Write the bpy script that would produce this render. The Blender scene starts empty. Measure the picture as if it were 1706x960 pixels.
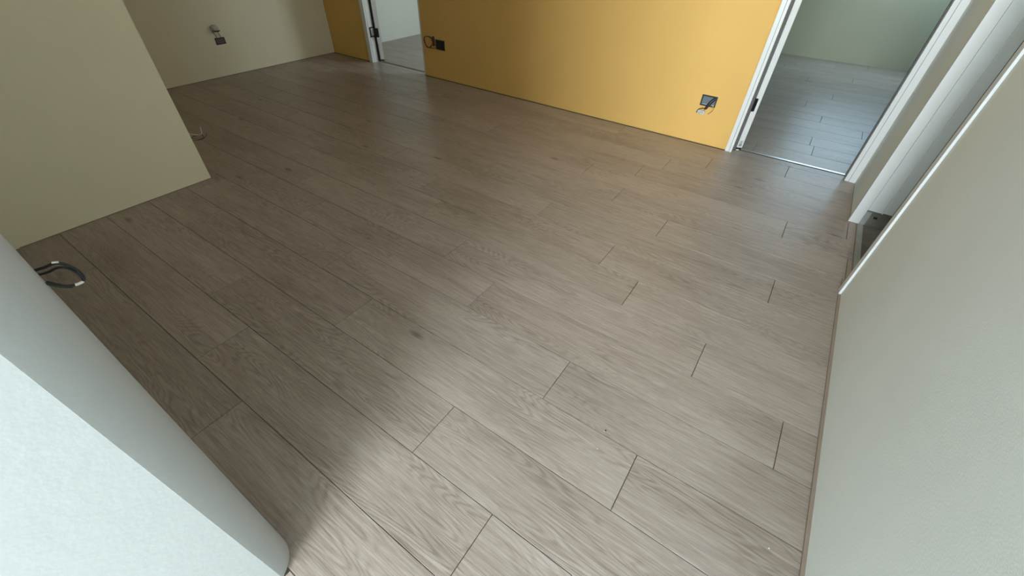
import bpy, bmesh, math, random
from mathutils import Vector, Matrix

sc = bpy.context.scene
C = sc.collection
random.seed(7)

# ---------------------------------------------------------------- camera
f_px = 686.96
cam_d = bpy.data.cameras.new('camera'); cam = bpy.data.objects.new('camera', cam_d); C.objects.link(cam)
cam_d.sensor_fit = 'HORIZONTAL'; cam_d.sensor_width = 36.0; cam_d.lens = 36.0 * f_px / 1706.0
cam_d.clip_start = 0.02; cam_d.clip_end = 100
a, b, c = -0.580181179, 0.731585267, 0.0348038574
fw = Vector((math.sin(a)*math.cos(b), math.cos(a)*math.cos(b), -math.sin(b)))
r0 = Vector((math.cos(a), -math.sin(a), 0)); u0 = r0.cross(fw)
rr = math.cos(c)*r0 + math.sin(c)*u0; uu = -math.sin(c)*r0 + math.cos(c)*u0
m = Matrix((rr, uu, -fw)).transposed().to_4x4(); m.translation = Vector((0, 0, 1.45))
cam.matrix_world = m
sc.camera = cam

# ---------------------------------------------------------------- world, daylight, exposure
sc.view_settings.view_transform = 'Standard'; sc.view_settings.look = 'None'
sc.view_settings.gamma = 1.0; sc.view_settings.use_curve_mapping = False
sc.view_settings.exposure = 0.0
w = bpy.data.worlds.new('sky'); sc.world = w; w.use_nodes = True
w.node_tree.nodes['Background'].inputs[0].default_value = (0.62, 0.76, 1.0, 1)
w.node_tree.nodes['Background'].inputs[1].default_value = 0.6

def daylight(name, loc, direction, sx, sy, watts, col, spread=180):
    l = bpy.data.lights.new(name, 'AREA'); l.shape = 'RECTANGLE'; l.size = sx; l.size_y = sy
    l.energy = watts; l.color = col; l.spread = math.radians(spread)
    o = bpy.data.objects.new(name, l); C.objects.link(o); o.location = loc
    o.rotation_euler = Vector(direction).to_track_quat('-Z', 'Y').to_euler()
    return o
# daylight coming in through the windows of the flat; the transom is an added fill
daylight('daylight_hall_window', (.38, -4.45, 1.32), (0, 1, -0.3), 2.0, 1.95, 570, (0.85, 0.95, 1.0))
daylight('added_transom_fill', (.53, 2.81, 2.27), (-1, 0, -.1), .86, .2, 14, (0.96, 1.0, 0.90))  # invented fill light, brightens the left side of the room
daylight('daylight_far_room_window', (0.62, 8.08, 1.42), (0, -1, -.8), 1.2, .9, 19, (0.58, 0.82, 1.0))
daylight('daylight_small_room_window', (-2.02, 5.75, 1.50), (-1, 0, 0), 0.9, 1.2, 37, (0.80, 0.95, 1.0))

# ---------------------------------------------------------------- materials
def mat(name, col, rough=0.6, metal=0.0, bump=None, mottle=0.0, spec=0.5):
    """bump = (scale vector, strength, distance)"""
    m = bpy.data.materials.new(name); m.use_nodes = True
    nt = m.node_tree; N = nt.nodes; L = nt.links; p = N['Principled BSDF']
    p.inputs['Base Color'].default_value = (*col, 1); p.inputs['Roughness'].default_value = rough
    p.inputs['Metallic'].default_value = metal; p.inputs['Specular IOR Level'].default_value = spec
    tc = N.new('ShaderNodeTexCoord')
    if mottle:
        n = N.new('ShaderNodeTexNoise'); n.inputs['Scale'].default_value = 2.6; n.inputs['Detail'].default_value = 5
        L.new(tc.outputs['Object'], n.inputs['Vector'])
        mr = N.new('ShaderNodeMapRange'); mr.inputs[1].default_value = .3; mr.inputs[2].default_value = .7
        mr.inputs[3].default_value = 1-mottle; mr.inputs[4].default_value = 1+mottle
        L.new(n.outputs[0], mr.inputs[0])
        mx = N.new('ShaderNodeMix'); mx.data_type = 'RGBA'; mx.blend_type = 'MULTIPLY'; mx.inputs[0].default_value = 1
        mx.inputs[6].default_value = (*col, 1); L.new(mr.outputs[0], mx.inputs[7])
        L.new(mx.outputs[2], p.inputs['Base Color'])
    if bump:
        mp = N.new('ShaderNodeMapping'); mp.inputs['Scale'].default_value = bump[0]
        n = N.new('ShaderNodeTexNoise'); n.inputs['Scale'].default_value = 1; n.inputs['Detail'].default_value = 3
        bp = N.new('ShaderNodeBump'); bp.inputs['Strength'].default_value = bump[1]; bp.inputs['Distance'].default_value = bump[2]
        L.new(tc.outputs['Object'], mp.inputs['Vector']); L.new(mp.outputs[0], n.inputs['Vector'])
        L.new(n.outputs[0], bp.inputs['Height']); L.new(bp.outputs[0], p.inputs['Normal'])
    return m

WB = ((120, 120, 420), 0.35, 0.0015)       # woven wallpaper relief
M = {}
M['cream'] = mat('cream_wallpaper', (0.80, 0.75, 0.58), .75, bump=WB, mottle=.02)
M['pale'] = mat('pale_wallpaper', (0.78, 0.81, 0.76), .75, bump=WB, mottle=.02)
M['sage'] = mat('greenish_wallpaper', (0.50, 0.50, 0.365), .75, bump=WB, mottle=.02)
M['pale_lit'] = mat('pale_wallpaper_lit', (0.86, 0.915, 0.88), .75, bump=WB, mottle=.02)  # lightened copy of pale; the right wall's extra light is in its colour
M['cream_lit'] = mat('cream_wallpaper_lit', (0.88, 0.84, 0.65), .75, bump=WB, mottle=.02)  # lighter copy of cream; the block's brighter light is put into the colour
M['yellow'] = mat('yellow_wallpaper', (0.80, 0.49, 0.145), .75, bump=WB, mottle=.02)
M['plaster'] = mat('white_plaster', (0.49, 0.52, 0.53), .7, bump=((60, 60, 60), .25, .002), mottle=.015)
M['ceiling'] = mat('ceiling_paint', (0.86, 0.85, 0.81), .8)
M['trim'] = mat('white_trim', (0.78, 0.80, 0.80), .35, bump=((30, 30, 6), .1, .001))
M['steel_frame'] = mat('grey_woodgrain_frame', (0.74, 0.79, 0.80), .6, bump=((160, 160, 9), .5, .002), mottle=.05)
M['black'] = mat('black_metal', (0.006, 0.006, 0.007), .4)
M['rubber'] = mat('black_rubber', (0.012, 0.012, 0.012), .7)
M['grey_rubber'] = mat('grey_gasket', (0.12, 0.11, 0.10), .7)
M['gap'] = mat('dark_joint', (0.15, 0.12, 0.10), .9)
M['concrete'] = mat('raw_concrete', (0.20, 0.19, 0.17), .9, bump=((25, 25, 25), .8, .006), mottle=.5)
M['concrete2'] = mat('dusty_mortar', (0.42, 0.44, 0.42), .9, bump=((35, 35, 35), .7, .004), mottle=.3)
M['alu'] = mat('aluminium', (0.62, 0.66, 0.70), .3, .9)
M['galv_shaded'] = mat('galvanised_box_shaded', (0.13, 0.17, 0.19), .5, .3)  # darkened: shade of the box recess is in this colour
M['seal'] = mat('brown_sealant', (0.30, 0.235, 0.19), .7)
M['seal2'] = mat('dark_sealant', (0.13, 0.09, 0.05), .8)
M['wire_black'] = mat('black_wire', (0.006, 0.006, 0.008), .55)
M['wire_and_glint_white'] = mat('white_wire_and_glint', (0.65, 0.63, 0.58), .4)  # real white wire, and the painted highlights on the black loops
M['wire_green'] = mat('green_wire', (0.012, 0.03, 0.015), .5)
M['wire_yellow'] = mat('yellow_wire', (0.42, 0.30, 0.10), .5)
M['wire_brown'] = mat('brown_wire', (0.12, 0.05, 0.03), .5)
M['connector'] = mat('grey_connector', (0.55, 0.54, 0.52), .5)
M['label_white'] = mat('sticker_paper', (0.6, 0.62, 0.62), .6)
M['ink'] = mat('ink', (0.05, 0.05, 0.05), .6)
M['leaf_grey'] = mat('grey_door_face', (0.30, 0.33, 0.32), .5)
M['glass'] = mat('window_glass', (0.8, 0.9, 0.9), .02); M['glass'].node_tree.nodes['Principled BSDF'].inputs['Transmission Weight'].default_value = 1
M['chip'] = mat('plaster_crumb', (0.75, 0.74, 0.70), .8)
M['chip_dark'] = mat('dark_crumb', (0.03, 0.025, 0.02), .8)

def wood():
    m = bpy.data.materials.new('greige_oak_plank'); m.use_nodes = True
    nt = m.node_tree; N = nt.nodes; L = nt.links; p = N['Principled BSDF']
    def node(t, **k):
        n = N.new(t)
        for kk, v in k.items(): setattr(n, kk, v)
        return n
    def math_(op, a, b=None, c_=None):
        n = node('ShaderNodeMath', operation=op)
        for i, v in enumerate((a, b, c_)):
            if v is None: continue
            if isinstance(v, (int, float)): n.inputs[i].default_value = v
            else: L.new(v, n.inputs[i])
        return n.outputs[0]
    tc = node('ShaderNodeTexCoord'); oi = node('ShaderNodeObjectInfo')
    cmb = node('ShaderNodeCombineXYZ')
    L.new(math_('MULTIPLY', oi.outputs['Random'], 37.0), cmb.inputs[0])
    L.new(math_('MULTIPLY', oi.outputs['Random'], 71.0), cmb.inputs[1])
    L.new(math_('MULTIPLY', oi.outputs['Random'], 13.0), cmb.inputs[2])
    add = node('ShaderNodeVectorMath', operation='ADD'); L.new(tc.outputs['Object'], add.inputs[0]); L.new(cmb.outputs[0], add.inputs[1])
    P = add.outputs[0]
    def noise(sc_, detail=3, rough=.5, dist=0.0):
        mp = node('ShaderNodeMapping'); mp.inputs['Scale'].default_value = sc_; L.new(P, mp.inputs['Vector'])
        n = node('ShaderNodeTexNoise'); n.inputs['Scale'].default_value = 1; n.inputs['Detail'].default_value = detail
        n.inputs['Roughness'].default_value = rough; n.inputs['Distortion'].default_value = dist
        L.new(mp.outputs[0], n.inputs['Vector']); return n.outputs[0]
    def rng(v, lo, hi, a_, b_):
        n = node('ShaderNodeMapRange'); n.inputs[1].default_value = lo; n.inputs[2].default_value = hi
        n.inputs[3].default_value = a_; n.inputs[4].default_value = b_; L.new(v, n.inputs[0]); return n.outputs[0]
    # cathedral figure: contour lines of a stretched noise
    base = noise((1.1, 7.0, 1), 2, .45, .15)
    jit = noise((6, 60, 1), 3, .6)
    ph = math_('ADD', math_('MULTIPLY', base, 210.0), math_('MULTIPLY', jit, 3.0))
    rings = math_('MULTIPLY_ADD', math_('SINE', ph), .5, .5)
    figmask = rng(noise((1.6, 5.0, 1), 2, .5), .42, .62, 0.15, 1.0)
    fibre = noise((8, 210, 1), 5, .7)
    fibre2 = noise((2.2, 55, 1), 3, .6)
    cloud = noise((1.3, 5, 1), 3, .5)
    # knots
    mp = node('ShaderNodeMapping'); mp.inputs['Scale'].default_value = (2.3, 6.5, 1); L.new(P, mp.inputs['Vector'])
    vo = node('ShaderNodeTexVoronoi'); vo.inputs['Scale'].default_value = 1; L.new(mp.outputs[0], vo.inputs['Vector'])
    knot = rng(vo.outputs['Distance'], 0.02, 0.13, 1.0, 0.0)
    sel = rng(vo.outputs['Color'], .60, .62, 0.0, 1.0)
    knot = math_('MULTIPLY', knot, sel)
    h = math_('MULTIPLY', math_('POWER', rings, 2.0), figmask)
    tone = math_('ADD', math_('MULTIPLY', h, -.20), math_('MULTIPLY', math_('SUBTRACT', fibre, .5), 1.05))
    tone = math_('ADD', tone, math_('MULTIPLY', math_('SUBTRACT', fibre2, .5), .42))
    tone = math_('ADD', tone, math_('MULTIPLY', math_('SUBTRACT', cloud, .5), .42))
    tone = math_('ADD', tone, math_('MULTIPLY', knot, -.42))
    tone = math_('ADD', tone, rng(oi.outputs['Random'], 0, 1, -.04, .04))
    cr = node('ShaderNodeValToRGB'); e = cr.color_ramp.elements
    e[0].position = 0.0; e[0].color = (0.135, 0.098, 0.076, 1)
    e[1].position = 1.0; e[1].color = (0.560, 0.490, 0.445, 1)
    x = e.new(.5); x.color = (0.345, 0.288, 0.250, 1)
    L.new(math_('ADD', tone, .57), cr.inputs[0])
    L.new(cr.outputs[0], p.inputs['Base Color'])
    p.inputs['Specular IOR Level'].default_value = .45
    L.new(rng(fibre2, .3, .7, .29, .38), p.inputs['Roughness'])
    bh = math_('ADD', math_('MULTIPLY', fibre, .8), math_('MULTIPLY', h, -.35))
    bp = node('ShaderNodeBump'); bp.inputs['Strength'].default_value = .45; bp.inputs['Distance'].default_value = .0014
    L.new(bh, bp.inputs['Height']); L.new(bp.outputs[0], p.inputs['Normal'])
    return m
M['wood'] = wood()

# ---------------------------------------------------------------- helpers
def link(name, me, m, parent=None, loc=(0, 0, 0), rz=0.0, smooth=False):
    o = bpy.data.objects.new(name, me); C.objects.link(o); o.location = loc; o.rotation_euler = (0, 0, rz)
    if parent is not None: o.parent = parent
    if m is not None and not me.materials: me.materials.append(M[m])
    if smooth:
        for p in me.polygons: p.use_smooth = True
    return o
def box_bm(bm, x0, x1, y0, y1, z0, z1):
    r = bmesh.ops.create_cube(bm, size=1.0)
    for v in r['verts']:
        v.co = Vector((x0 + (v.co.x+.5)*(x1-x0), y0 + (v.co.y+.5)*(y1-y0), z0 + (v.co.z+.5)*(z1-z0)))
    return r['verts']
def boxes(name, bxs, m, parent=None, bevel=0.0, loc=(0, 0, 0), rz=0.0):
    bm = bmesh.new()
    for q in bxs: box_bm(bm, *q)
    if bevel: bmesh.ops.bevel(bm, geom=list(bm.edges), offset=bevel, segments=2, affect='EDGES')
    me = bpy.data.meshes.new(name); bm.to_mesh(me); bm.free()
    return link(name, me, m, parent, loc, rz)
def st(o): o['kind'] = 'structure'; return o
def empty(name, loc=(0, 0, 0)):
    o = bpy.data.objects.new(name, None); C.objects.link(o); o.location = loc; return o
def thing(name, label, cat, loc=(0, 0, 0), group=None):
    o = empty(name, loc); o['label'] = label; o['category'] = cat
    if group: o['group'] = group
    return o
def wall(name, axis, p0, p1, u0, u1, v0, v1, holes, m, parent=None, blind=()):
    """slab between planes p0..p1 along axis ('x'/'y'); holes and blind (recess, depth) = (ua,ub,va,vb)"""
    us = sorted({u0, u1, *[h[0] for h in holes], *[h[1] for h in holes], *[h[0] for h in blind], *[h[1] for h in blind]})
    vs = sorted({v0, v1, *[h[2] for h in holes], *[h[3] for h in holes], *[h[2] for h in blind], *[h[3] for h in blind]})
    nu, nv = len(us)-1, len(vs)-1
    def kind(i, j):
        if i < 0 or j < 0 or i >= nu or j >= nv: return 'out'
        cu, cv = (us[i]+us[i+1])/2, (vs[j]+vs[j+1])/2
        for h in holes:
            if h[0] < cu < h[1] and h[2] < cv < h[3]: return 'hole'
        for h in blind:
            if h[0] < cu < h[1] and h[2] < cv < h[3]: return 'blind'
        return 'solid'
    bm = bmesh.new()
    def P(p, u, v): return bm.verts.new((p, u, v) if axis == 'x' else (u, p, v))
    def quad(a_, b_, c_, d_): bm.faces.new([P(*a_), P(*b_), P(*c_), P(*d_)])
    for i in range(nu):
        for j in range(nv):
            k = kind(i, j); a_, b_, c_, d_ = us[i], us[i+1], vs[j], vs[j+1]
            if k == 'hole': continue
            quad((p1, a_, c_), (p1, b_, c_), (p1, b_, d_), (p1, a_, d_))
            if k == 'solid':
                quad((p0, a_, c_), (p0, b_, c_), (p0, b_, d_), (p0, a_, d_))
                for (ii, jj, q) in ((i-1, j, ((a_, c_), (a_, d_))), (i+1, j, ((b_, c_), (b_, d_))), (i, j-1, ((a_, c_), (b_, c_))), (i, j+1, ((a_, d_), (b_, d_)))):
                    if kind(ii, jj) != 'solid':
                        (ua, va), (ub, vb) = q
                        quad((p0, ua, va), (p0, ub, vb), (p1, ub, vb), (p1, ua, va))
    bmesh.ops.remove_doubles(bm, verts=bm.verts, dist=1e-5)
    bmesh.ops.recalc_face_normals(bm, faces=bm.faces)
    me = bpy.data.meshes.new(name); bm.to_mesh(me); bm.free()
    o = link(name, me, m, parent)
    if parent is None: st(o)
    return o
def wire(name, pts, r, m, parent=None, loc=(0, 0, 0)):
    cu = bpy.data.curves.new(name, 'CURVE'); cu.dimensions = '3D'; cu.bevel_depth = r; cu.bevel_resolution = 3; cu.resolution_u = 8
    cu.use_fill_caps = True
    s = cu.splines.new('NURBS'); s.points.add(len(pts)-1); s.order_u = 4; s.use_endpoint_u = True
    for q, p in zip(s.points, pts): q.co = (*p, 1)
    t = bpy.data.objects.new('tmp', cu); C.objects.link(t)
    me = bpy.data.meshes.new_from_object(t.evaluated_get(bpy.context.evaluated_depsgraph_get()))
    bpy.data.objects.remove(t); bpy.data.curves.remove(cu)
    me.name = name; me.materials.clear()
    return link(name, me, m, parent, loc, smooth=True)

# ---------------------------------------------------------------- room shell
XW, YB, XL = 0.558, 3.915, -5.63            # right wall, yellow wall, far left wall
XBK, YBK = -3.303, 1.045                    # cream projecting block
H = 2.45
D1 = (-4.86, -3.925); D2 = (-0.372, 0.490); DH = 2.08
YT = 4.0                                    # back of the yellow partition

subfloor = st(boxes('floor', [(-5.75, 2.7, -4.7, 8.4, -0.16, -0.0085)], 'gap'))
ceil_ = st(boxes('ceiling', [(-5.75, 2.7, -4.7, 8.4, H, H+.1)], 'ceiling'))

wall('wall_yellow', 'y', YB, YT, XL, XW, 0, H, [(D1[0], D1[1], 0, DH), (D2[0], D2[1], 0, DH)], 'yellow')
# recesses are separate: sockets sit in wall boxes standing 1 mm proud
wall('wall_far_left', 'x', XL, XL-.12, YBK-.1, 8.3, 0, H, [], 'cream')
# projecting cream block
st(boxes('wall_block', [(XL, XBK, -.20, YBK, 0, H)], 'cream_lit'))

# foreground white wall with its big rounded corner
def foreground_wall():
    bm = bmesh.new(); X0 = -0.707; yc = -0.087
    def ring(z):
        r = .061 + .020*z/1.1
        pts = [(X0, -4.6)]
        n = 20; t0 = math.radians(20); R = r/(1-math.sin(t0))
        for k in range(n+1):
            t = t0 + k/n*(math.pi/2-t0)
            pts.append((X0 + R*(math.cos(t)-math.cos(t0)), yc + R*(math.sin(t)-math.sin(t0))))
        pts += [(XBK, yc + r), (XBK, -4.6)]
        return [bm.verts.new((x, y, z)) for x, y in pts]
    zs = [0, .5, 1.0, 1.5, H]
    rs = [ring(z) for z in zs]
    for A, B in zip(rs, rs[1:]):
        n = len(A)
        for i in range(n): bm.faces.new([A[i], A[(i+1) % n], B[(i+1) % n], B[i]])
    bm.faces.new(rs[0][::-1]); bm.faces.new(rs[-1])
    bmesh.ops.recalc_face_normals(bm, faces=bm.faces)
    me = bpy.data.meshes.new('wall_near_left'); bm.to_mesh(me); bm.free()
    o = link('wall_near_left', me, 'plaster')
    for p in me.polygons:
        if abs(p.normal.x) > .001 and abs(p.normal.y) > .001: p.use_smooth = True
    me.set_sharp_from_angle(angle=math.radians(12))
    return st(o)
foreground_wall()

# right wall and the piece beyond the entry door
wall('wall_right', 'x', XW, XW+.24, -1.20, 8.3, 0, H, [(2.352, 3.262, 0, 2.10), (2.36, 3.255, 2.15, 2.39), (YT+.3, 8.3, 0, H)], 'pale_lit')  # upper opening is for the added transom
# behind the camera: wall with the balcony window
WH = (-0.62, 1.38, 0.15, 2.36)
wall('wall_back', 'y', -4.60, -4.70, -.707, 2.6, 0, H, [WH], 'pale')
def window(name, axis, p, q, u0, u1, v0, v1):
    e = st(empty(name, ((u0+u1)/2, p, v0) if axis == 'y' else (p, (u0+u1)/2, v0)))
    def bx(ua, ub, va, vb, pa, pb):
        return (ua, ub, pa, pb, va, vb) if axis == 'y' else (pa, pb, ua, ub, va, vb)
    off = e.location
    t = .04; lo, hi = min(p, q), max(p, q)
    fr = boxes('window_frame', [bx(u0, u1, v0, v0+t, lo, hi), bx(u0, u1, v1-t, v1, lo, hi), bx(u0, u0+t, v0+t, v1-t, lo, hi), bx(u1-t, u1, v0+t, v1-t, lo, hi)], 'trim')
    um = (u0+u1)/2; mid = (lo+hi)/2
    fr2 = boxes('window_mullion', [bx(um-.02, um+.02, v0+t, v1-t, mid-.015, mid+.015)], 'trim')
    pn = boxes('pane', [bx(u0+t, um-.02, v0+t, v1-t, mid-.003, mid+.003)], 'glass')
    pn2 = boxes('pane', [bx(um+.02, u1-t, v0+t, v1-t, mid-.003, mid+.003)], 'glass')
    for o in (fr, fr2, pn, pn2): o.parent = e; o.location = -off
    return e
window('window_1', 'y', -4.62, -4.68, *WH)
wall('wall_back_room_right', 'x', 2.6, 2.7, -4.6, -1.1, 0, H, [], 'pale')
wall('wall_back_room_front', 'y', -1.2, -1.1, XW+.24, 2.6, 0, H, [], 'pale')

# far room behind the right doorway
wall('wall_room_back', 'y', 8.28, 8.40, XL, 1.35, 0, H, [(.02, 1.21, .93, 2.0)], 'sage')
window('window_2', 'y', 8.32, 8.38, .02, 1.21, .93, 2.0)
wall('wall_room_right', 'x', 1.30, 1.40, 3.27, 8.28, 0, H, [], 'pale')
wall('wall_room_divider', 'x', -1.10, -1.02, YT, 8.28, 0, H, [], 'pale')
wall('wall_small_room_right', 'x', -2.0, -1.9, YT, 8.28, 0, H, [(5.28, 6.22, .88, 2.12)], 'pale')
window('added_transom_window', 'x', .60, .70, 2.36, 3.255, 2.15, 2.39)  # unseen window added to go with the transom fill
window('window_3', 'x', -1.98, -1.92, 5.28, 6.22, .88, 2.12)
wall('wall_small_room_left', 'x', XL, XL+.012, YT+.002, 8.28, 0, H, [], 'pale')

# sealant lines where floor meets wall
st(boxes('baseboard_right', [(XW-.012, XW, -1.2, 2.33, 0, .008)], 'seal'))
st(boxes('baseboard_yellow', [(XL, -4.908, YB-.006, YB, 0, .005), (-3.92, -.41, YB-.006, YB, 0, .005)], 'seal2'))
st(boxes('baseboard_far_left', [(XL, XL+.006, YBK, YB, 0, .006)], 'seal'))
st(boxes('baseboard_block', [(XBK, XBK+.003, -.006, YBK, 0, .004)], 'seal'))

# ---------------------------------------------------------------- floor planks
PW, PL, Y0 = 0.2335, 1.412, 0.170
GX, GY = .0011, .0009
plank_cache = {}
def plank_mesh(lx, ly):
    key = (round(lx, 4), round(ly, 4))
    if key in plank_cache: return plank_cache[key]
    bm = bmesh.new(); ch = .0011
    hx, hy = lx/2, ly/2
    rings = []
    for (dx, dy, z) in ((0, 0, -.008), (0, 0, -.0016), (ch*.5, ch*.5, -.0003), (ch*1.3, ch*1.3, 0)):
        rings.append([bm.verts.new((sx*(hx-dx), sy*(hy-dy), z)) for sx, sy in ((-1, -1), (1, -1), (1, 1), (-1, 1))])
    for A, B in zip(rings, rings[1:]):
        for i in range(4): bm.faces.new([A[i], A[(i+1) % 4], B[(i+1) % 4], B[i]])
    bm.faces.new(rings[-1])
    me = bpy.data.meshes.new('plank'); bm.to_mesh(me); bm.free(); me.materials.append(M['wood'])
    plank_cache[key] = me
    return me
def add_plank(x0, x1, y0, y1):
    if x1-x0 < .02 or y1-y0 < .01: return
    me = plank_mesh(x1-x0-2*GX, y1-y0-2*GY)
    o = bpy.data.objects.new('plank', me); C.objects.link(o); o.parent = subfloor
    o.location = ((x0+x1)/2, (y0+y1)/2, 0)
def row(x0, x1, y0, y1, j):
    k = math.floor((x0-j)/PL); x = j + k*PL
    while x < x1:
        a_, b_ = max(x, x0), min(x+PL, x1)
        add_plank(a_, b_, y0, y1); x += PL
JT = {-1: -1.367, 0: -.31, 1: -.671, 2: .003, 3: -.403, 4: .426, 5: .062, 6: -.362, 7: -.603, 8: .250, 9: -.437, 10: -.84,
      11: .213, 12: -.86, 13: -.727, 14: -.45, 15: .097, 16: -.55, -2: -.1, -3: -.6, -4: .25, -5: -.35, -6: .1, -7: -.5, -8: .3, -9: .1, -10: -.4, -11: .5, -12: 0, -13: .3, -14: -.2, -15: .4, -16: 0, -17: .25}
for k in range(-12, 16):
    y0 = Y0 + k*PW; y1 = y0 + PW
    if k < -1: x0 = -.707
    elif y1 <= YBK: x0 = XBK
    else: x0 = XL
    x1 = XW if y1 > -1.2 else 2.6
    if y0 > 2.36 and y1 < 3.27: x1 = .598
    row(x0, x1, y0, y1, JT[k])
add_plank(XW, .598, 2.396, Y0 + 10*PW); add_plank(XW, .598, Y0 + 13*PW, 3.262)
y0 = Y0 + 16*PW
add_plank(D1[0], D1[1], y0, 3.995); add_plank(D2[0], D2[1], y0, 3.995)
R2 = {1: .22, 4: .567, 5: .20, 9: .235}
for k in range(0, 18):                       # room seen through the right doorway
    y0 = 4.04 + k*.2355
    row(-1.02 if k > 0 else D2[0]-.02, 1.3 if k > 1 else XW, y0, y0+.2355, R2.get(k, random.uniform(-.6, .6)))
for k in range(0, 18):                       # small room seen through the left doorway
    y0 = 4.04 + k*.2355
    row(XL+.012, -2.0, y0, y0+.2355, -4.2 + random.uniform(-.7, .7))
# raw concrete in the unfinished entrance
boxes('concrete_slab', [(.600, 1.0, 2.30, 3.30, -.03, -.006)], 'concrete', subfloor)
boxes('mortar_edge', [(.600, .635, 2.352, 3.262, -.008, -.003)], 'concrete2', subfloor)
boxes('edge_trim', [(.5985, .6035, 2.352, 3.262, -.008, .001)], 'seal', subfloor)

# ---------------------------------------------------------------- door 1 (left doorway)
def leaf(parent, A, ang, L, th, name_lbl=False):
    """door leaf swung open; A = hinge-side front corner, ang = lean of the leaf from +y towards -x"""
    a_ = math.radians(ang)
    # local frame: x = edge direction, y = leaf direction
    o = boxes('door_leaf', [(0, th, 0.002, L, .022, 2.05)], 'trim', parent, bevel=.0015, loc=(A[0], A[1], 0), rz=a_)
    boxes('leaf_face', [(th, th+.0015, .004, L, .022, 2.05)], 'leaf_grey', o)
    boxes('drop_seal', [(-.004, th-.004, -.002, .03, .007, .0215)], 'rubber', o)
    boxes('seal_tip', [(.002, th*.55, -.002, .03, .0005, .0075)], 'trim', o)
    return o
d1 = st(empty('door_1', ((D1[0]+D1[1])/2, YB, 0)))
def dpart(d, name, bxs, m, bevel=.001):
    o = boxes(name, bxs, m, None, bevel); o.parent = d; o.location = -d.location; return o
dpart(d1, 'casing', [(-4.905, -4.874, YB-.014, YB, 0, DH+.05)], 'trim')
dpart(d1, 'casing', [(-4.871, -4.838, YB-.018, YB+.005, 0, DH+.02)], 'trim')
dpart(d1, 'seam', [(-4.876, -4.869, YB-.010, YB+.001, 0, DH+.02)], 'grey_rubber', 0)
dpart(d1, 'jamb', [(-4.858, -4.835, YB+.006, YT-.005, 0, DH)], 'trim')
dpart(d1, 'gasket', [(-4.8345, -4.806, YT-.012, YT+.004, .01, DH)], 'rubber', .002)
dpart(d1, 'casing', [(-3.936, -3.920, YB-.003, YB+.03, 0, DH)], 'trim')
dpart(d1, 'head_casing', [(-4.905, -3.920, YB-.014, YB, DH, DH+.05)], 'trim')
dpart(d1, 'threshold_strip', [(D1[0]+.01, D1[1], 4.000, 4.018, -.008, .0006)], 'seal2', 0)
dpart(d1, 'threshold_strip', [(D1[0]+.01, D1[1], 4.018, 4.038, -.008, .001)], 'seal', 0)
hg = dpart(d1, 'hinge', [(-4.836, -4.825, YT-.070, YT-.058, .283, .390), (-4.836, -4.825, YT-.070, YT-.008, .283, .294), (-4.836, -4.825, YT-.070, YT-.008, .379, .390)], 'black', 0)
dpart(d1, 'hinge', [(-4.812, -4.765, YT-.012, YT+.012, .280, .378)], 'black', .002)
lf1 = leaf(d1, (-4.803+.0, YT+.006), 50, .80, .045); lf1.location = Vector((-4.803, YT+.006, 0)) - d1.location

# ---------------------------------------------------------------- door 2 (right doorway)
d2 = st(empty('door_2', ((D2[0]+D2[1])/2, YB, 0)))
dpart(d2, 'casing', [(-.409, -.3795, YB-.014, YB, 0, DH+.05)], 'trim')
dpart(d2, 'casing', [(-.3765, -.357, YB-.016, YT-.03, 0, DH+.02)], 'trim')
dpart(d2, 'seam', [(-.381, -.375, YB-.010, YB+.001, 0, DH+.02)], 'grey_rubber', 0)
dpart(d2, 'seam', [(.5125, .5165, YB-.011, YB+.001, 0, DH+.02)], 'grey_rubber', 0)
dpart(d2, 'gasket', [(-.3565, -.340, 3.962, 3.985, .008, DH)], 'grey_rubber', .002)
dpart(d2, 'casing', [(.486, .5135, YB-.014, YT-.002, 0, DH+.02)], 'trim')
dpart(d2, 'casing', [(.5155, .5575, YB-.017, YB, 0, DH+.05)], 'trim')
dpart(d2, 'gasket', [(.479, .4855, 3.955, 3.975, .006, DH)], 'grey_rubber', .001)
dpart(d2, 'head_casing', [(-.409, .5575, YB-.014, YB, DH, DH+.05)], 'trim')
dpart(d2, 'threshold_strip', [(D2[0]+.02, D2[1], 4.000, 4.012, -.008, .0006)], 'seal2', 0)
dpart(d2, 'threshold_strip', [(D2[0]+.02, D2[1], 4.012, 4.036, -.008, .002)], 'alu', 0)
lf2 = leaf(d2, (0, 0), 25, .78, .043); lf2.location = Vector((-.336, 3.978, 0)) - d2.location
boxes('hinge', [(-.008, .020, -.004, .004, .325, .425)], 'black', lf2, bevel=.003)
stk = boxes('sticker', [(.010, .036, .0000, .0014, .032, .085)], 'label_white', lf2)
dd = [(.012, .016, .036, .056), (.018, .021, .034, .050), (.023, .028, .040, .058), (.014, .017, .060, .068), (.020, .026, .062, .066), (.014, .027, .071, .0725), (.014, .027, .075, .0765), (.030, .032, .036, .050)]
boxes('print', [(p, q, -.0004, .0002, r_, s_) for p, q, r_, s_ in dd], 'ink', lf2)

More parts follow.
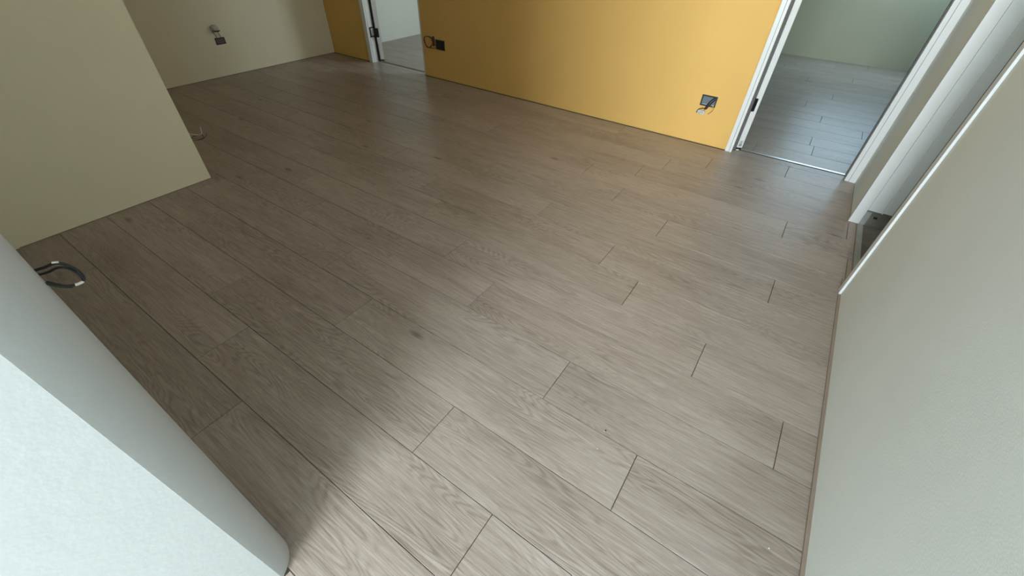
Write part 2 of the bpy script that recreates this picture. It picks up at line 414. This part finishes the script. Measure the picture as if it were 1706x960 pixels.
# ---------------------------------------------------------------- door 3 (entrance, frame being installed)
d3 = st(empty('door_3', (XW, 2.80, 0)))
dpart(d3, 'casing', [(.547, .5575, 2.338, 2.392, 0, 2.12), (.5575, .575, 2.353, 2.392, 0, 2.10)], 'trim')
dpart(d3, 'casing', [(.548, .6065, 3.233, 3.261, 0, 2.12)], 'trim')
dpart(d3, 'frame_board', [(.6085, .683, 3.236, 3.260, .103, 2.10)], 'steel_frame')
dpart(d3, 'frame_bead', [(.683, .6885, 3.231, 3.260, .101, 2.10)], 'trim')
dpart(d3, 'frame_board', [(.6885, .738, 3.238, 3.260, .106, 1.175), (.6885, .738, 3.238, 3.260, 1.29, 2.10), (.722, .738, 3.238, 3.260, 1.175, 1.29)], 'steel_frame', 0)
dpart(d3, 'strike_box', [(.690, .721, 3.246, 3.259, 1.176, 1.289)], 'black', 0)
dpart(d3, 'head_casing', [(.547, .5575, 2.338, 3.262, 2.08, 2.14)], 'trim')
dpart(d3, 'door_leaf', [(.752, .795, 2.36, 3.255, .01, 2.09)], 'steel_frame')
dpart(d3, 'edge_gap', [(.739, .751, 3.248, 3.260, .10, 2.10)], 'rubber', 0)
dpart(d3, 'raw_reveal', [(.6075, .795, 3.255, 3.2615, -.006, .12)], 'concrete', 0)
dpart(d3, 'mortar_lump', [(.608, .640, 3.246, 3.256, -.006, .09)], 'concrete2', .003)
dpart(d3, 'fixing_hole', [(.662, .682, 3.2535, 3.2553, .050, .064)], 'black', 0)

# ---------------------------------------------------------------- wall boxes with loose wiring
# 1: yellow wall, right
t = thing('wall_socket_box', 'open metal socket box with grey connector hanging, on yellow wall beside the right doorway', 'socket box', (-.668, YB, .355))
def L(*p): return tuple(p)
boxes('back_box', [(-.058, .058, -.0015, -.0005, -.040, .040)], 'galv_shaded', t)  # flat plate, its dark colour stands for shade inside the recess
boxes('box_rim', [(-.062, .062, -.007, 0, .033, .042), (-.062, .062, -.007, 0, -.042, -.034), (-.062, -.051, -.007, 0, -.034, .033), (.053, .062, -.007, 0, -.034, .033)], 'black', t)
boxes('mounting_tab', [(-.044, -.008, -.0045, -.002, -.030, -.026)], 'alu', t)
boxes('mounting_tab', [(.034, .050, -.0045, -.002, -.030, -.026)], 'alu', t)
wire('black_cable', [(.046, -.002, .036), (.030, -.014, .022), (.014, -.020, .002), (.004, -.018, -.022), (-.002, -.016, -.045), (-.012, -.016, -.062)], .0055, 'wire_black', t)
wire('black_cable', [(.052, -.002, .026), (.038, -.012, .004), (.022, -.014, -.016), (.012, -.012, -.040), (.000, -.010, -.064)], .005, 'wire_black', t)
wire('brown_wire', [(.010, -.012, -.028), (.004, -.012, -.048), (.000, -.012, -.066), (-.014, -.012, -.070)], .0035, 'wire_brown', t)
wire('black_wire', [(.002, -.012, -.062), (-.022, -.012, -.058), (-.045, -.012, -.066), (-.062, -.012, -.078), (-.068, -.010, -.098), (-.066, -.010, -.104)], .0035, 'wire_black', t)
wire('yellow_wire', [(.040, -.004, -.030), (.058, -.014, -.040), (.060, -.016, -.060), (.046, -.014, -.080), (.026, -.010, -.100)], .0032, 'wire_yellow', t)
k = boxes('connector', [(-.060, .0, -.020, -.002, -.108, -.078)], 'connector', t, bevel=.003)
boxes('port', [(-.052, -.046, -.0205, -.0198, -.098, -.094), (-.038, -.032, -.0205, -.0198, -.094, -.090), (-.044, -.038, -.0205, -.0198, -.102, -.098), (-.022, -.016, -.0205, -.0198, -.098, -.094), (-.026, -.020, -.0205, -.0198, -.090, -.086)], 'ink', k)
# 2: yellow wall, left, next to the left doorway
t = thing('wall_socket_box', 'dark socket box with a thin wire coil on yellow wall beside the left doorway', 'socket box', (-3.645, YB, .360))
boxes('back_box', [(-.062, .062, -.0025, -.0015, -.046, .046)], 'black', t, bevel=.0)
boxes('box_rim', [(-.066, .066, -.006, 0, .044, .050), (-.066, .066, -.006, 0, -.050, -.044), (-.066, -.060, -.006, 0, -.044, .044), (.060, .066, -.006, 0, -.044, .044)], 'grey_rubber', t)
pts = []
for i in range(26):
    q = i/25*2*math.pi*1.9; rad = .062 + .006*math.sin(3*q)
    pts.append((-.170+rad*1.0*math.cos(q), -.014-.008*math.sin(q*.7), .014+rad*math.sin(q)*.95))
wire('wire_coil', [(-.058, -.003, -.02)] + pts, .0036, 'wire_brown', t)
wire('brown_wire', [(-.062, -.004, -.034), (-.12, -.014, -.050), (-.19, -.014, -.045), (-.225, -.012, -.02), (-.222, -.012, .03)], .0028, 'wire_brown', t)
boxes('taped_cable_end', [(-.026, .004, -.018, -.002, -.02, .075)], 'wire_brown', t, bevel=.004).location = (-.082, 0, .0)
# 3: far left wall
t = thing('wall_socket_box', 'small open socket box with wires rising to a wrapped lump on the far cream wall', 'socket box', (XL, 2.497, .346))
boxes('back_box', [(.0005, .0015, -.050, .050, -.028, .028)], 'grey_rubber', t)
boxes('box_rim', [(0, .005, -.052, .052, .026, .032), (0, .005, -.052, .052, -.032, -.026), (0, .005, .046, .052, -.026, .026), (0, .005, -.052, -.046, -.026, .026)], 'black', t)
wire('grey_wire', [(.004, -.026, .024), (.020, -.030, .055), (.030, -.050, .080), (.035, -.060, .105), (.035, -.04, .13)], .003, 'wire_brown', t)
wire('grey_wire', [(.004, .020, .026), (.020, .012, .05), (.030, -.002, .080), (.032, -.005, .105)], .003, 'wire_brown', t)
def lump(name, m, parent, c_, r_, seed):
    bm = bmesh.new(); bmesh.ops.create_icosphere(bm, subdivisions=3, radius=1)
    rnd = random.Random(seed); dirs = [Vector((rnd.uniform(-1, 1), rnd.uniform(-1, 1), rnd.uniform(-1, 1))).normalized() for _ in range(9)]
    for v in bm.verts:
        s = 1 + .16*max(v.co.dot(d) for d in dirs) + .05*math.sin(9*v.co.x+4*v.co.z)
        v.co = Vector((v.co.x*r_[0]*s + c_[0], v.co.y*r_[1]*s + c_[1], v.co.z*r_[2]*s + c_[2]))
    me = bpy.data.meshes.new(name); bm.to_mesh(me); bm.free(); return link(name, me, m, parent, smooth=True)
lump('wrapped_wire_end', 'connector', t, (.032, -.022, .128), (.028, .032, .030), 3)
wire('tape_band', [(.062, -.055, .108), (.066, -.025, .098), (.056, .008, .104)], .005, 'wire_black', t)
# 4: loops of wire sticking out behind the near white wall
t = thing('wire_loops', 'black wire loops sticking out past the edge of the white wall in the foreground', 'wires', (-.82, -.006, 1.04))
def abs_wire(name, pts, r, m):
    o = wire(name, [(p[0]+.82, p[1]+.006, p[2]-1.04) for p in pts], r, m, t); return o
abs_wire('black_wire', [(-.83, -.012, 1.048), (-.82, -.006, 1.054), (-.81, .004, 1.056), (-.805, .013, 1.061), (-.80, .022, 1.058), (-.80, .029, 1.044), (-.80, .031, 1.028), (-.80, .027, 1.019), (-.80, .019, 1.0185), (-.80, .010, 1.021), (-.80, .003, 1.027), (-.81, -.006, 1.036)], .0021, 'wire_black')
abs_wire('black_wire', [(-.84, -.010, 1.036), (-.82, -.002, 1.044), (-.81, .006, 1.048), (-.805, .013, 1.053), (-.80, .021, 1.051), (-.80, .0265, 1.040), (-.80, .029, 1.030), (-.80, .0275, 1.022)], .0018, 'wire_black')
abs_wire('white_wire_and_glint', [(-.803, .013, 1.0628), (-.802, .016, 1.0622), (-.801, .0195, 1.0610)], .0014, 'wire_and_glint_white')  # painted highlight on top of the black loop
abs_wire('white_wire_and_glint', [(-.80, .0262, 1.0200), (-.80, .0235, 1.0190), (-.80, .019, 1.0188), (-.80, .0155, 1.0200)], .0023, 'wire_and_glint_white')  # painted highlight along the bottom of the black loop
abs_wire('green_wire', [(-.80, .012, 1.018), (-.80, .004, 1.022), (-.80, -.002, 1.028), (-.81, -.010, 1.038)], .0015, 'wire_green')
# 5: wires behind the cream block
t = thing('wire_ends', 'thin loose wires curling out behind the corner of the cream wall block', 'wires', (-3.36, YBK, .28))
wire('white_wire_and_glint', [(-.02, .0, .03), (.0, .02, .022), (0, .050, .004), (0, .080, -.006), (0, .100, .006), (-.01, .100, .030), (-.01, .104, .040)], .0024, 'wire_and_glint_white', t)
wire('brown_wire', [(-.02, .0, .0), (0, .02, -.010), (0, .050, -.030), (0, .085, -.034), (0, .100, -.015), (0, .085, .0), (0, .05, .0), (-.01, 0, -.01)], .0024, 'wire_brown', t)
wire('brown_wire', [(-.01, .0, -.02), (0, .03, -.030), (0, .070, -.040), (0, .108, -.030), (0, .118, -.010)], .002, 'wire_brown', t)
boxes('back_box', [(-.06, .04, -.0005, .003, -.03, .04)], 'black', t)

# crumbs left on the new floor
def crumb(x, y, r_, m, lbl, seed):
    o = lump('debris_crumb', m, None, (0, 0, r_*.55), (r_, r_*.8, r_*.55), seed); o.location = (x, y, 0)
    o['label'] = lbl; o['category'] = 'crumb'; o['group'] = 'crumbs of debris on the floor'
crumb(-.133, .890, .0030, 'chip_dark', 'tiny dark crumb lying near the middle of the lit planks', 1)
crumb(-.136, .884, .0018, 'chip', 'white chip touching the tiny dark crumb on the lit planks', 2)
crumb(-.127, .805, .0020, 'chip', 'white chip on the planks just in front of the dark crumb', 5)
crumb(.458, .821, .0024, 'chip', 'white chip on the planks close to the right wall', 8)
